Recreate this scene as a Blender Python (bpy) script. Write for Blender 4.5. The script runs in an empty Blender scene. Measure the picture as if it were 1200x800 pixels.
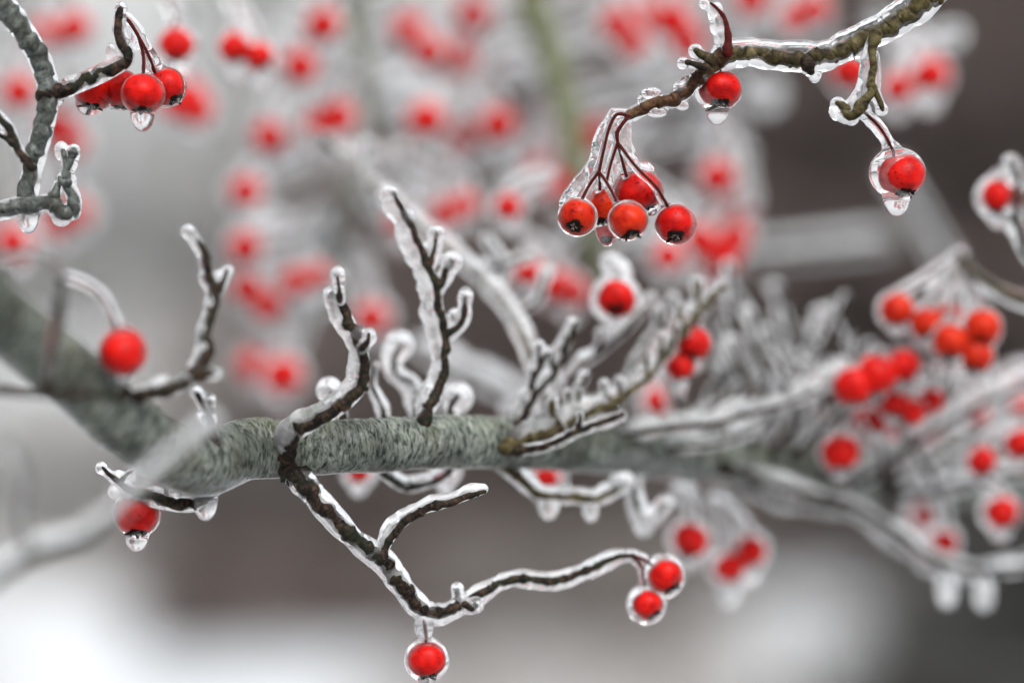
import bpy, math, random
import numpy as np
from mathutils import Vector, Matrix, noise

random.seed(7)
rng = np.random.default_rng(7)
scn = bpy.context.scene
col = scn.collection

# ------------------------------------------------------------------ camera
FOC = 0.667            # focus distance (m); a 100 mm macro lens, frame 240 mm wide in focus
CAM_H = 1.5
cd = bpy.data.cameras.new('camera')
cam = bpy.data.objects.new('camera', cd); col.objects.link(cam)
cam.location = (0, 0, CAM_H); cam.rotation_euler = (math.pi/2, 0, 0)
cd.lens = 100; cd.sensor_width = 36; cd.clip_start = 0.05; cd.clip_end = 2000
cd.dof.use_dof = True; cd.dof.focus_distance = FOC; cd.dof.aperture_fstop = 3.5
scn.camera = cam

# ------------------------------------------------------------------ sky, sun, exposure
SUN_EL, SUN_AZ = math.radians(52), math.radians(160)
w = bpy.data.worlds.new('World'); scn.world = w; w.use_nodes = True
nt = w.node_tree; nt.nodes.clear()
sky = nt.nodes.new('ShaderNodeTexSky'); sky.sky_type = 'NISHITA'; sky.sun_disc = False
sky.sun_elevation = SUN_EL; sky.sun_rotation = SUN_AZ
sky.air_density = 1.0; sky.dust_density = 6.0; sky.ozone_density = 1.0
hs = nt.nodes.new('ShaderNodeHueSaturation'); hs.inputs['Saturation'].default_value = 0.06
bg = nt.nodes.new('ShaderNodeBackground'); bg.inputs['Strength'].default_value = 0.15
out = nt.nodes.new('ShaderNodeOutputWorld')
nt.links.new(sky.outputs[0], hs.inputs['Color']); nt.links.new(hs.outputs[0], bg.inputs[0])
nt.links.new(bg.outputs[0], out.inputs[0])
sd = bpy.data.lights.new('sun', 'SUN'); sd.energy = 0.5; sd.angle = math.radians(40); sd.color = (1, .985, .96)
sun = bpy.data.objects.new('sun', sd); col.objects.link(sun)
dirv = Vector((math.sin(SUN_AZ)*math.cos(SUN_EL), math.cos(SUN_AZ)*math.cos(SUN_EL), math.sin(SUN_EL)))
sun.rotation_euler = (-dirv).to_track_quat('-Z', 'Y').to_euler(); sun.location = dirv*30
scn.view_settings.view_transform = 'Standard'; scn.view_settings.look = 'None'
scn.view_settings.exposure = 0.92; scn.view_settings.gamma = 1
scn.view_settings.use_curve_mapping = False
cy = scn.cycles
cy.use_denoising = True
try: cy.denoiser = 'OPENIMAGEDENOISE'
except Exception: pass
cy.max_bounces = 14; cy.transmission_bounces = 12; cy.diffuse_bounces = 3; cy.glossy_bounces = 5
cy.transparent_max_bounces = 8; cy.caustics_refractive = True; cy.caustics_reflective = False
cy.sample_clamp_indirect = 6.0; cy.blur_glossy = 1.0

# ------------------------------------------------------------------ materials
def N(nt, t, **kw):
    n = nt.nodes.new(t)
    for k, v in kw.items():
        if k in n.inputs: n.inputs[k].default_value = v
        else: setattr(n, k, v)
    return n
def new_mat(name):
    m = bpy.data.materials.new(name); m.use_nodes = True
    nt = m.node_tree; nt.nodes.clear()
    o = nt.nodes.new('ShaderNodeOutputMaterial')
    return m, nt, o
def ramp(nt, fac, stops):
    r = nt.nodes.new('ShaderNodeValToRGB'); el = r.color_ramp.elements
    while len(el) < len(stops): el.new(0.5)
    for e, (p, c) in zip(el, stops): e.position = p; e.color = (*c, 1)
    nt.links.new(fac, r.inputs[0]); return r.outputs[0]

def bark_mat(name, cols, patch, scale=500, stretch=2.6, rough=.6, bump=.6, coat=.03, dist=.6, big=0):
    """bark attribute: (cos*r, sin*r, length) in metres; fine marks run round the branch"""
    m, nt, o = new_mat(name); L = nt.links.new
    at = N(nt, 'ShaderNodeAttribute', attribute_name='bark')
    mp = N(nt, 'ShaderNodeMapping'); mp.inputs['Scale'].default_value = (1, 1, stretch)
    L(at.outputs['Vector'], mp.inputs['Vector'])
    n1 = N(nt, 'ShaderNodeTexNoise', Scale=scale, Detail=9.0, Roughness=.66, Distortion=dist)
    L(mp.outputs[0], n1.inputs['Vector'])
    n2 = N(nt, 'ShaderNodeTexNoise', Scale=scale*.22, Detail=4.0, Roughness=.6)
    L(at.outputs['Vector'], n2.inputs['Vector'])
    c1 = ramp(nt, n1.outputs['Fac'], cols)
    pf = ramp(nt, n2.outputs['Fac'], [(.47, (0, 0, 0)), (.62, (1, 1, 1))])
    mx = N(nt, 'ShaderNodeMix', data_type='RGBA', blend_type='MIX')
    mx.inputs[7].default_value = (*patch, 1)
    mul = N(nt, 'ShaderNodeMath', operation='MULTIPLY'); mul.inputs[1].default_value = .55
    L(pf, mul.inputs[0]); L(mul.outputs[0], mx.inputs[0]); L(c1, mx.inputs[6])
    colour = mx.outputs[2]
    if big:                                   # broad lichen and algae areas
        n3 = N(nt, 'ShaderNodeTexNoise', Scale=70.0, Detail=3.0, Roughness=.55); L(at.outputs['Vector'], n3.inputs['Vector'])
        c3 = ramp(nt, n3.outputs['Fac'], [(.38, (.22, .25, .20)), (.5, (.9, .92, .9)), (.64, (1.3, 1.33, 1.2))])
        m3 = N(nt, 'ShaderNodeMix', data_type='RGBA', blend_type='MULTIPLY'); m3.inputs[0].default_value = big
        L(mx.outputs[2], m3.inputs[6]); L(c3, m3.inputs[7]); colour = m3.outputs[2]
    p = N(nt, 'ShaderNodeBsdfPrincipled', Roughness=rough)
    p.inputs['Specular IOR Level'].default_value = .08
    p.inputs['Coat Weight'].default_value = coat; p.inputs['Coat Roughness'].default_value = .12
    p.inputs['Coat IOR'].default_value = 1.31
    L(colour, p.inputs['Base Color'])
    b = N(nt, 'ShaderNodeBump', Strength=bump, Distance=.0008 if not big else .002)
    L(n1.outputs['Fac'], b.inputs['Height']); L(b.outputs[0], p.inputs['Normal'])
    L(p.outputs[0], o.inputs[0]); return m

M = {}
M['bark_grey'] = bark_mat('lichen_grey_bark', [(.35, (.010, .013, .011)), (.43, (.065, .075, .066)), (.50, (.17, .19, .168)), (.61, (.26, .28, .245)), (.72, (.46, .48, .42))],
                          (.055, .052, .028), scale=350, stretch=3.0, bump=1.0, coat=.5, dist=.55, big=.6)
M['bark_smooth'] = bark_mat('smooth_grey_bark', [(.34, (.012, .013, .012)), (.46, (.05, .056, .052)), (.56, (.085, .095, .088)), (.72, (.2, .22, .2))],
                            (.02, .018, .010), scale=420, stretch=1.2, bump=.4, coat=.25)
M['bark_twig'] = bark_mat('dark_twig_bark', [(.36, (.002, .002, .002)), (.5, (.012, .008, .006)), (.66, (.06, .036, .022))],
                          (.008, .016, .008), scale=480, stretch=2)
M['bark_olive'] = bark_mat('olive_twig_bark', [(.36, (.006, .005, .003)), (.5, (.046, .036, .014)), (.70, (.13, .11, .055))],
                           (.016, .010, .006), scale=300, stretch=1.5)
M['bark_brown'] = bark_mat('red_brown_bark', [(.34, (.008, .004, .003)), (.5, (.05, .024, .012)), (.68, (.13, .075, .035))],
                           (.02, .006, .004), scale=420, stretch=1.3)
M['bark_limb'] = bark_mat('green_limb_bark', [(.3, (.07, .075, .045)), (.6, (.15, .16, .10)), (.8, (.24, .26, .19))],
                          (.11, .12, .06), scale=300, stretch=1.5)
M['stalk'] = bark_mat('wine_red_stalk', [(.3, (.02, .002, .002)), (.7, (.085, .006, .005))], (.05, .012, .008), scale=900)
M['calyx'] = bark_mat('black_calyx', [(.3, (.003, .002, .002)), (.7, (.012, .006, .004))], (.006, .003, .002), scale=1500, coat=0)
M['hair'] = bark_mat('pale_stamens', [(.3, (.28, .2, .15)), (.7, (.6, .5, .42))], (.3, .2, .15), scale=1500)

def ice_mat(name, lo, hi, bump):
    m, nt, o = new_mat(name); L = nt.links.new
    tc = N(nt, 'ShaderNodeTexCoord')
    n1 = N(nt, 'ShaderNodeTexNoise', Scale=170.0, Detail=2.0, Roughness=.5)
    n2 = N(nt, 'ShaderNodeTexNoise', Scale=520.0, Detail=4.0, Roughness=.65)
    L(tc.outputs['Object'], n1.inputs['Vector']); L(tc.outputs['Object'], n2.inputs['Vector'])
    ad = N(nt, 'ShaderNodeMath', operation='MULTIPLY_ADD'); ad.inputs[1].default_value = .05
    L(n2.outputs['Fac'], ad.inputs[0]); L(n1.outputs['Fac'], ad.inputs[2])
    b = N(nt, 'ShaderNodeBump', Strength=bump, Distance=.0012); L(ad.outputs[0], b.inputs['Height'])
    g = N(nt, 'ShaderNodeBsdfPrincipled', Roughness=.02, IOR=1.31)
    g.inputs['Transmission Weight'].default_value = 1; g.inputs['Base Color'].default_value = (.985, .992, 1, 1)
    L(b.outputs[0], g.inputs['Normal'])
    d = N(nt, 'ShaderNodeBsdfDiffuse'); d.inputs[0].default_value = (.92, .93, .94, 1)
    t = N(nt, 'ShaderNodeBsdfTranslucent'); t.inputs[0].default_value = (.92, .93, .94, 1)
    ms = N(nt, 'ShaderNodeMixShader'); ms.inputs[0].default_value = .5
    L(d.outputs[0], ms.inputs[1]); L(t.outputs[0], ms.inputs[2])
    mr = N(nt, 'ShaderNodeMapRange'); mr.inputs['From Min'].default_value = .4; mr.inputs['From Max'].default_value = .7
    mr.inputs['To Min'].default_value = lo; mr.inputs['To Max'].default_value = hi
    L(n1.outputs['Fac'], mr.inputs[0])
    mx = N(nt, 'ShaderNodeMixShader'); L(mr.outputs[0], mx.inputs[0])
    L(g.outputs[0], mx.inputs[1]); L(ms.outputs[0], mx.inputs[2]); L(mx.outputs[0], o.inputs[0])
    return m
M['ice'] = ice_mat('clear_ice', .01, .20, .22)
M['white_ice'] = ice_mat('bubbly_ice', .07, .50, .18)
M['rime'] = ice_mat('milky_ice', .15, .52, .22)

def berry_mat(name, a, b):
    m, nt, o = new_mat(name); L = nt.links.new
    tc = N(nt, 'ShaderNodeTexCoord')
    n1 = N(nt, 'ShaderNodeTexNoise', Scale=330.0, Detail=4.0, Roughness=.6)
    n2 = N(nt, 'ShaderNodeTexNoise', Scale=1300.0, Detail=2.0)
    L(tc.outputs['Object'], n1.inputs['Vector']); L(tc.outputs['Object'], n2.inputs['Vector'])
    c = ramp(nt, n1.outputs['Fac'], [(.33, a), (.62, b)])
    sp = ramp(nt, n2.outputs['Fac'], [(.62, (1, 1, 1)), (.68, (.30, .12, .1))])
    mx = N(nt, 'ShaderNodeMix', data_type='RGBA', blend_type='MULTIPLY'); mx.inputs[0].default_value = 1
    L(c, mx.inputs[6]); L(sp, mx.inputs[7])
    p = N(nt, 'ShaderNodeBsdfPrincipled', Roughness=.42, IOR=1.4)
    p.inputs['Specular IOR Level'].default_value = .14
    p.inputs['Coat Weight'].default_value = .08; p.inputs['Coat Roughness'].default_value = .1; p.inputs['Coat IOR'].default_value = 1.31
    p.inputs['Subsurface Weight'].default_value = .25; p.inputs['Subsurface Radius'].default_value = (1, .15, .08)
    p.inputs['Subsurface Scale'].default_value = .002
    L(mx.outputs[2], p.inputs['Base Color'])
    b_ = N(nt, 'ShaderNodeBump', Strength=.12, Distance=.0006); L(n1.outputs['Fac'], b_.inputs['Height'])
    L(b_.outputs[0], p.inputs['Normal']); L(p.outputs[0], o.inputs[0]); return m
M['berry'] = berry_mat('scarlet_berry_skin', (.24, .002, .002), (.50, .006, .003))
M['berry_orange'] = berry_mat('orange_red_berry_skin', (.28, .004, .002), (.45, .024, .004))

def simple_mat(name, c0, c1, scale, rough=.8):
    m, nt, o = new_mat(name)
    tc = N(nt, 'ShaderNodeTexCoord'); n1 = N(nt, 'ShaderNodeTexNoise', Scale=scale, Detail=6.0, Roughness=.6)
    nt.links.new(tc.outputs['Object'], n1.inputs['Vector'])
    c = ramp(nt, n1.outputs['Fac'], [(.36, c0), (.64, c1)])
    p = N(nt, 'ShaderNodeBsdfPrincipled', Roughness=rough); nt.links.new(c, p.inputs['Base Color'])
    nt.links.new(p.outputs[0], o.inputs[0]); return m
M['snow'] = simple_mat('snow', (.48, .50, .53), (.64, .65, .66), .9, .7)
def snow_mat():
    m, nt, o = new_mat('patchy_snow'); L = nt.links.new
    tc = N(nt, 'ShaderNodeTexCoord'); mp = N(nt, 'ShaderNodeMapping'); mp.inputs['Scale'].default_value = (1, .28, 1); mp.inputs['Location'].default_value = SNOW_AT
    L(tc.outputs['Object'], mp.inputs['Vector'])
    n1 = N(nt, 'ShaderNodeTexNoise', Scale=.75, Detail=5.0, Roughness=.58); L(mp.outputs[0], n1.inputs['Vector'])
    n2 = N(nt, 'ShaderNodeTexNoise', Scale=14.0, Detail=4.0); L(tc.outputs['Object'], n2.inputs['Vector'])
    lit = ramp(nt, n2.outputs['Fac'], [(.35, (.09, .078, .07)), (.65, (.22, .20, .185))])
    sn = ramp(nt, n2.outputs['Fac'], [(.35, (.45, .475, .505)), (.65, (.56, .58, .60))])
    f = ramp(nt, n1.outputs['Fac'], [(.36, (0, 0, 0)), (.55, (1, 1, 1))])
    mx = N(nt, 'ShaderNodeMix', data_type='RGBA', blend_type='MIX'); L(f, mx.inputs[0]); L(lit, mx.inputs[6]); L(sn, mx.inputs[7])
    p = N(nt, 'ShaderNodeBsdfPrincipled', Roughness=.75); L(mx.outputs[2], p.inputs['Base Color']); L(p.outputs[0], o.inputs[0]); return m
SNOW_AT = (7.7, 4.1, 2)
M['snow'] = snow_mat()
M['far_brown'] = simple_mat('brown_twigs', (.065, .049, .044), (.13, .10, .091), 2.0)
M['far_grey'] = simple_mat('frosted_twigs', (.34, .335, .33), (.54, .535, .53), 2.0)
M['far_mid'] = simple_mat('grey_brown_twigs', (.13, .115, .107), (.25, .225, .212), 2.0)
M['far_dark'] = simple_mat('dark_needles', (.022, .024, .023), (.055, .052, .049), 2.0)
M['far_trunk'] = simple_mat('trunk_bark', (.05, .04, .035), (.11, .095, .085), 3.0)

# ------------------------------------------------------------------ geometry helpers
def PXM(dz): return 0.0003*(FOC + dz*.001)          # metres for one photograph pixel at that depth
def P(x, y, dz=0):
    k = PXM(dz); return np.array(((x-600)*k, FOC + dz*.001, CAM_H - (y-400)*k))

def spline(pts, step=None, n=None):
    """centripetal-ish Catmull-Rom through rows of any width"""
    p = np.array(pts, float)
    if len(p) == 2: p = np.vstack([p[0], (p[0]+p[1])/2, p[1]])
    q = np.vstack([2*p[0]-p[1], p, 2*p[-1]-p[-2]])
    outp = []
    for i in range(1, len(q)-2):
        L = np.linalg.norm((q[i+1]-q[i])[:2]) + abs(q[i+1][3]-q[i][3])*.5 if q.shape[1] > 3 else np.linalg.norm((q[i+1]-q[i])[:2])
        k = max(2, int(L/step))
        for t in np.arange(k)/k:
            outp.append(.5*((2*q[i]) + (q[i+1]-q[i-1])*t + (2*q[i-1]-5*q[i]+4*q[i+1]-q[i+2])*t*t + (3*q[i]-q[i-1]-3*q[i+1]+q[i+2])*t**3))
    outp.append(q[-2]); return np.array(outp)

class Geo:
    def __init__(s): s.v = []; s.f = []; s.b = []; s.n = 0
    def add(s, v, f, b=None):
        v = np.asarray(v, float)
        s.v.append(v); s.f += [tuple(i + s.n for i in q) for q in f]
        s.b.append(np.asarray(b, float) if b is not None else v); s.n += len(v)
    def tube(s, c, r, segs=12, amp=0, freq=300, seed=0, along=1.0, cap=True, squash=None):
        c = np.asarray(c, float); r = np.asarray(r, float)
        if cap:                                             # rounded ends
            def ends(c0, c1, r0):
                d = c0-c1; d /= (np.linalg.norm(d)+1e-12)
                return [(c0 + d*r0*math.sin(a), r0*max(math.cos(a), .12)) for a in (.5, 1.0, 1.45)]
            e0 = ends(c[0], c[1], r[0])[::-1]; e1 = ends(c[-1], c[-2], r[-1])
            c = np.vstack([[p for p, _ in e0], c, [p for p, _ in e1]])
            r = np.concatenate([[q for _, q in e0], r, [q for _, q in e1]])
        n = len(c); t = np.gradient(c, axis=0); t /= (np.linalg.norm(t, axis=1)[:, None]+1e-12)
        up = np.array((0, 0, 1.)) if abs(t[0][2]) < .9 else np.array((1., 0, 0))
        u = np.cross(t[0], up); u /= np.linalg.norm(u)
        ln = np.concatenate([[0], np.cumsum(np.linalg.norm(np.diff(c, axis=0), axis=1))])
        an = np.arange(segs)/segs*2*math.pi; ca, sa = np.cos(an), np.sin(an)
        V = np.zeros((n, segs, 3)); Bk = np.zeros((n, segs, 3))
        for i in range(n):
            u = u - t[i]*np.dot(u, t[i]); u /= (np.linalg.norm(u)+1e-12); w_ = np.cross(t[i], u)
            rr = np.full(segs, r[i])
            if amp:
                for k in range(segs):
                    q = Vector((ca[k]*r[i]*freq*.6, sa[k]*r[i]*freq*.6, ln[i]*freq*along + seed*17.3))
                    rr[k] *= 1 + amp*(noise.noise(q) + .5*noise.noise(q*2.3) + .25*noise.noise(q*5.1))
            V[i] = c[i] + (ca*rr)[:, None]*u + (sa*rr)[:, None]*w_
            Bk[i] = np.stack([ca*r[i], sa*r[i], np.full(segs, ln[i] + seed*.37)], 1)
        F = []
        for i in range(n-1):
            for k in range(segs):
                k2 = (k+1) % segs
                F.append((i*segs+k, i*segs+k2, (i+1)*segs+k2, (i+1)*segs+k))
        F.append(tuple(range(segs-1, -1, -1))); F.append(tuple((n-1)*segs+k for k in range(segs)))
        s.add(V.reshape(-1, 3), F, Bk.reshape(-1, 3))
    def ball(s, c, rx, ry=None, rz=None, seg=20, rings=12, drop=0.0):
        """ellipsoid; drop > 0 pulls the lower pole down into a hanging-drop shape"""
        ry = ry or rx; rz = rz or rx; V = [(0, 0, rz)]; F = []
        for i in range(1, rings):
            a = math.pi*i/rings
            for k in range(seg):
                b = 2*math.pi*k/seg; V.append((rx*math.sin(a)*math.cos(b), ry*math.sin(a)*math.sin(b), rz*math.cos(a)))
        V.append((0, 0, -rz)); V = np.array(V)
        if drop:
            z = np.clip(-V[:, 2]/rz, 0, 1); V[:, 2] -= drop*(1-(1-z)**2.2); V[:, :2] *= (1-.12*z)[:, None]
        for k in range(seg): F.append((0, 1+k, 1+(k+1) % seg))
        for i in range(rings-2):
            for k in range(seg):
                k2 = (k+1) % seg; a = 1+i*seg; F.append((a+k, a+seg+k, a+seg+k2, a+k2))
        e = len(V)-1; a = 1+(rings-2)*seg
        for k in range(seg): F.append((a+k, e, a+(k+1) % seg))
        s.add(V + np.asarray(c), F)

def sheet(geo, rows, dz, th):
    '''web of ice filling rows (y, x0, x1), about th px thick'''
    rows = np.array(rows, float); k = PXM(dz)
    for y in np.arange(rows[0, 0], rows[-1, 0]+.1, 5):
        x0 = np.interp(y, rows[:, 0], rows[:, 1]); x1 = np.interp(y, rows[:, 0], rows[:, 2]); n = max(1, int((x1-x0-2*th)/5)+1)
        for x in np.linspace(x0+th, max(x0+th, x1-th), n):
            f = 1 + .35*noise.noise(Vector((x*.07, y*.07, dz)))
            geo.ball(P(x, y, dz), th*k*f, seg=8, rings=6)
BAKE = []
def build(name, geo, mat, parent=None, smooth=True, remesh=None, kind=None):
    v = np.vstack(geo.v)
    root = parent
    while root is not None and root.parent is not None: root = root.parent
    off = np.array(root.location) if root is not None else np.zeros(3)
    me = bpy.data.meshes.new(name); me.from_pydata((v-off).tolist(), [], geo.f)
    at = me.attributes.new('bark', 'FLOAT_VECTOR', 'POINT'); at.data.foreach_set('vector', np.vstack(geo.b).ravel())
    if smooth: me.polygons.foreach_set('use_smooth', [True]*len(me.polygons))
    me.materials.append(M[mat]); me.update()
    o = bpy.data.objects.new(name, me); col.objects.link(o)
    if parent is not None: o.parent = parent
    if kind: o['kind'] = kind
    if remesh:
        m = o.modifiers.new('remesh', 'REMESH'); m.mode = 'VOXEL'; m.voxel_size = remesh; m.use_smooth_shade = True
        sm = o.modifiers.new('smooth', 'SMOOTH'); sm.factor = .5; sm.iterations = 4
        BAKE.append(o)
    return o
def thing(name, label, cat, loc, group=None):
    o = bpy.data.objects.new(name, None); col.objects.link(o); o.location = Vector(loc); o.empty_display_size = .01
    o['label'] = label; o['category'] = cat
    if group: o['group'] = group
    return o

# ------------------------------------------------------------------ twigs and their ice
def wp(a): return np.array([P(q[0], q[1], q[3]) for q in a]), np.array([q[2]*PXM(q[3]) for q in a])
def fill(pts, r=4, dz=0):
    """rows (x, y[, r[, dz]]) -> (x, y, r, dz), missing values carried on"""
    o = []
    for q in pts:
        q = list(q)
        if len(q) > 2: r = q[2]
        if len(q) > 3: dz = q[3]
        o.append((q[0], q[1], r, dz))
    return o
ICE = 1.0
SEED = [0]
def sd_():
    SEED[0] += 1; return SEED[0]
def wood(geo, pts, segs=12, step=4, amp=.20, freq=600, along=1.0):
    a = spline(pts, step); s = sd_()
    for i in range(len(a)):                                   # small kinks
        e = min(1, i*step/20)*.55*a[i, 2]
        a[i, 0] += e*noise.noise(Vector((i*step*.075, s*1.7, 5.5))); a[i, 1] += e*noise.noise(Vector((i*step*.075, s*1.7, 9.5)))
    c, r = wp(a); r *= 1 + .3*np.exp(-(np.arange(len(r))*step/9)**2)
    if step <= 3:                                             # bud scars and short stubs
        q = random.Random(s); pos = q.uniform(8, 22)
        while pos < (len(a)-2)*step:
            i = int(pos/step); th = q.uniform(0, 2*math.pi); R_ = r[i]*q.uniform(.26, .5)
            d = np.array((math.cos(th), -.25, math.sin(th))); geo.ball(c[i]+d*r[i]*.72, R_, R_, R_*q.uniform(1, 1.5), seg=8, rings=6); pos += q.uniform(18, 46)
    for i in range(len(r)):                                   # nodes and swellings
        r[i] *= 1 + .22*noise.noise(Vector((i*step*.045, s*3.1, 0)))
    q = np.random.default_rng(s); pos = 6.0; px = np.arange(len(r))*step
    while pos < px[-1]:                                       # raised node rings
        r *= 1 + q.uniform(.12, .34)*np.exp(-((px-pos)/q.uniform(1.8, 3.6))**2); pos += q.uniform(14, 34)
    geo.tube(c, r*.9, segs, amp, freq, s, along)
def ice_tube(geo, pts, t, ox=0, oy=0, back=1.5, segs=14, step=5, tip=1.2, lump=.5, per=.045, grow=False):
    """clear ice round a twig: thickness t px, its centre moved ox, oy px from the wood"""
    a = spline(pts, step); s = sd_(); n = len(a); cc = []; rr = []
    for i, q in enumerate(a):
        k = noise.noise(Vector((i*step*per, s*5.7, 1.3))); k2 = noise.noise(Vector((i*step*per*2.6, s*2.7, 4.1)))
        th = t*ICE*max(.3, 1 + lump*1.5*k + lump*.8*k2)*(min(1, .12 + i*step/30) if grow else 1)
        f = th/t/ICE*1.15
        p = P(q[0]+ox*f, q[1]+oy*f, q[3]); p[1] += (th + back)*PXM(q[3])
        cc.append(p); rr.append((q[2]+th)*PXM(q[3]))
    cc = np.array(cc); rr = np.array(rr)
    geo.tube(cc, rr, segs, 0)
    if tip: geo.ball(cc[-1], rr[-1]*tip, seg=12, rings=8)
def blob(geo, x, y, r, dz=0, drop=0, ry=None, back=0):
    c = P(x, y, dz); k = PXM(dz); c[1] += back*k
    geo.ball(c, r*k, r*k*.9, (ry or r)*k, drop=drop*k, seg=18, rings=12)

def twig(branch, pts, mat='bark_twig', ice=6, ox=0, oy=0, back=1.5, spurs=(), blobs=(), fine=True, icemat='white_ice', tip=1.2, lump=.5, r=4, dz=0, per=.045):
    pts = fill(pts, r, dz)
    g = Geo(); wood(g, pts, 12 if fine else 8, 3 if fine else 8)
    tw = build('twig', g, mat, branch)
    gi = Geo()
    if ice: ice_tube(gi, pts, ice, ox, oy, back, tip=tip, lump=lump, step=5 if fine else 9, segs=14 if fine else 10, per=per, grow=True)
    for sp in spurs:
        sp = fill(sp, 2.5, pts[-1][3]); g = Geo(); wood(g, sp, 8, 3); build('spur', g, mat, tw)
        if ice: ice_tube(gi, sp, ice*.75, 0, 0, back, tip=1.25, lump=.3, step=5)
    for b in blobs: blob(gi, *b)
    if gi.n: build('ice_coat', gi, icemat, tw, remesh=PXM(pts[len(pts)//2][3])*(1.7 if fine else 3.2))
    return tw

# ------------------------------------------------------------------ berries
def rot_to(d):
    return np.array(Vector((0, 0, -1)).rotation_difference(Vector(d).normalized()).to_matrix())
def berry(parent, x, y, r, dz=0, ry=None, cal=(.05, -.35, -.93), mat='berry', fine=True):
    """pome: flattened globe with a dimple at stalk and calyx end, the dark dried calyx a sub-part"""
    k = PXM(dz); c = P(x, y, dz); R = rot_to(cal); rx = r*k; rz = (ry or r*.93)*k
    seg, rings = (36, 24) if fine else (18, 12)
    g = Geo(); g.ball((0, 0, 0), 1, seg=seg, rings=rings); V = g.v[0]
    rad = np.hypot(V[:, 0], V[:, 1]); s = sd_()
    V[:, 2] -= np.sign(V[:, 2])*.16*np.exp(-(rad/.30)**2)*(np.abs(V[:, 2]) > .3)
    for i in range(len(V)): V[i] *= 1 + .09*noise.noise(Vector(V[i]*1.1)+Vector((s*3.3, 0, 0)))
    V = V*np.array((rx, rx, rz)); V = V @ R.T
    g.v[0] = V + c; b = build('berry', g, mat, parent)
    g = Geo(); q = Geo()
    if fine:
        bm = Geo(); bm.ball((0, 0, 0), .44, .44, .14, seg=16, rings=7); bm.v[0] *= (1+.22*np.sin(np.arctan2(bm.v[0][:, 1], bm.v[0][:, 0])*3+s))[:, None]
        g.add((bm.v[0]+np.array((0, 0, -.88)))*np.array((rx, rx, rz)) @ R.T + c, bm.f)
    for i in range(5):
        a = i/5*2*math.pi + s*.7 + random.uniform(-.35, .35); jit = random.choice((.45, .6, .8, 1.0, 1.3))
        pth = [(.22, -.90), (.40, -.98), (.56*jit, -1.02-.06*jit), (.66*jit, -1.12)]
        pts = np.array([(p*math.cos(a), p*math.sin(a), z) for p, z in pth])*np.array((rx, rx, rz)) @ R.T + c
        g.tube(pts, np.array((.13, .10, .055, .016))*rx, 6, .25, 900, i)
    cx = build('calyx', g, 'calyx', b)
    if fine:
        h = Geo()
        for i in range(12):
            a = random.uniform(0, 6.28); p0 = random.uniform(.05, .2); p1 = p0 + random.uniform(.05, .16)
            pts = np.array([(p0*math.cos(a), p0*math.sin(a), -.98), (p1*math.cos(a), p1*math.sin(a), -1.10)])*np.array((rx, rx, rz)) @ R.T + c
            h.tube(pts, np.array((.018, .012))*rx, 4, cap=False)
        ho = build('stamens', h, 'hair', b)
    return c, rx
def berry_ice(gi, x, y, r, dz, t, drop=0, dx=0, dy=0, back=None, up=0):
    """ice shell a little thicker behind and below; the berry's face just breaks its surface"""
    R = r + t*.58; bk = (t + 5) if back is None else back
    blob(gi, x+dx, y+dy, R, dz, 0, R*.97, bk)
    if drop: blob(gi, x+dx*1.5, y+dy+R*.35, R*.62, dz, drop, R*.72, bk*.4)

def stalk(parent, pts, r=2.4, dz=0):
    g = Geo(); pts = fill(pts, r, dz); a = spline(pts, 4); c, rr = wp(a); g.tube(c, rr*.86, 8, .06, 500, sd_())
    return build('stalk', g, 'stalk', parent), pts

CL = {1: 'one', 2: 'two', 3: 'three', 4: 'four', 5: 'five', 6: 'six', 7: 'seven'}
def soft_cluster(label, group, top, bs, t=9, mat='berry', icemat='rime', arch=18, drop=8, name=None, cal=None):
    """out-of-focus bunch: stalks arch from top to each berry, all in thick ice"""
    nr = lambda d: d if d < 200 else 200 + (d-200)*.55
    top = (top[0], top[1], nr(top[2]))
    th = thing(name or ('berry_cluster' if len(bs) > 1 else 'hanging_berry'), label, 'berries' if len(bs) > 1 else 'berry', P(*top), group)
    gi = Geo()
    for i, b in enumerate(bs):
        x, y, r = b[:3]; r *= 1.2; dz = nr(b[3]) if len(b) > 3 else top[2]
        mx, my = (top[0]+x)/2, (top[1]+y)/2
        sgn = 1 if x >= top[0] else -1
        pts = [(top[0], top[1], 2.2, top[2]), (mx + sgn*arch*.35, my - arch*.55, 2.2, (top[2]+dz)/2), (x + sgn*2, y-r*.9, 2, dz)]
        st, _ = stalk(th, pts)
        ice_tube(gi, fill(pts), t*.8, 0, 0, 1, step=9, segs=10, tip=0, lump=.3)
        cc = cal or (random.uniform(-.3, .3), random.uniform(-.5, .1), -.9)
        berry(th, x, y, r, dz, cal=cc, mat=mat, fine=False)
        berry_ice(gi, x, y, r, dz, t, drop=drop*random.uniform(.5, 1.3))
    build('ice_coat', gi, icemat, th, remesh=PXM(top[2])*3)
    return th

#STRUCTURE
# ------------------------------------------------------------------ snow ground and the far edge of the wood
def gz0(x, y):
    return .16*noise.noise(Vector((x*.22, y*.22, 0))) + .3*noise.noise(Vector((x*.05, y*.05, 3))) + 0.34*math.exp(-((x+3.3)/1.9)**2-((y-18)/3.2)**2)
def ground():
    g = Geo(); n = 60
    xs = np.sign(np.linspace(-1, 1, n))*np.abs(np.linspace(-1, 1, n))**2.2*600
    ys = np.concatenate([np.linspace(-6, 40, 50), 40 + np.linspace(0, 1, 22)[1:]**2*900])
    V = []
    for y in ys:
        for x in xs:
            z = gz0(x, y)
            if y < 6: z *= max(0, y/6)
            V.append((x, y, z))
    F = [(j*n+i, j*n+i+1, (j+1)*n+i+1, (j+1)*n+i) for j in range(len(ys)-1) for i in range(n-1)]
    g.add(V, F); build('ground', g, 'snow', kind='structure')
ground()

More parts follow.
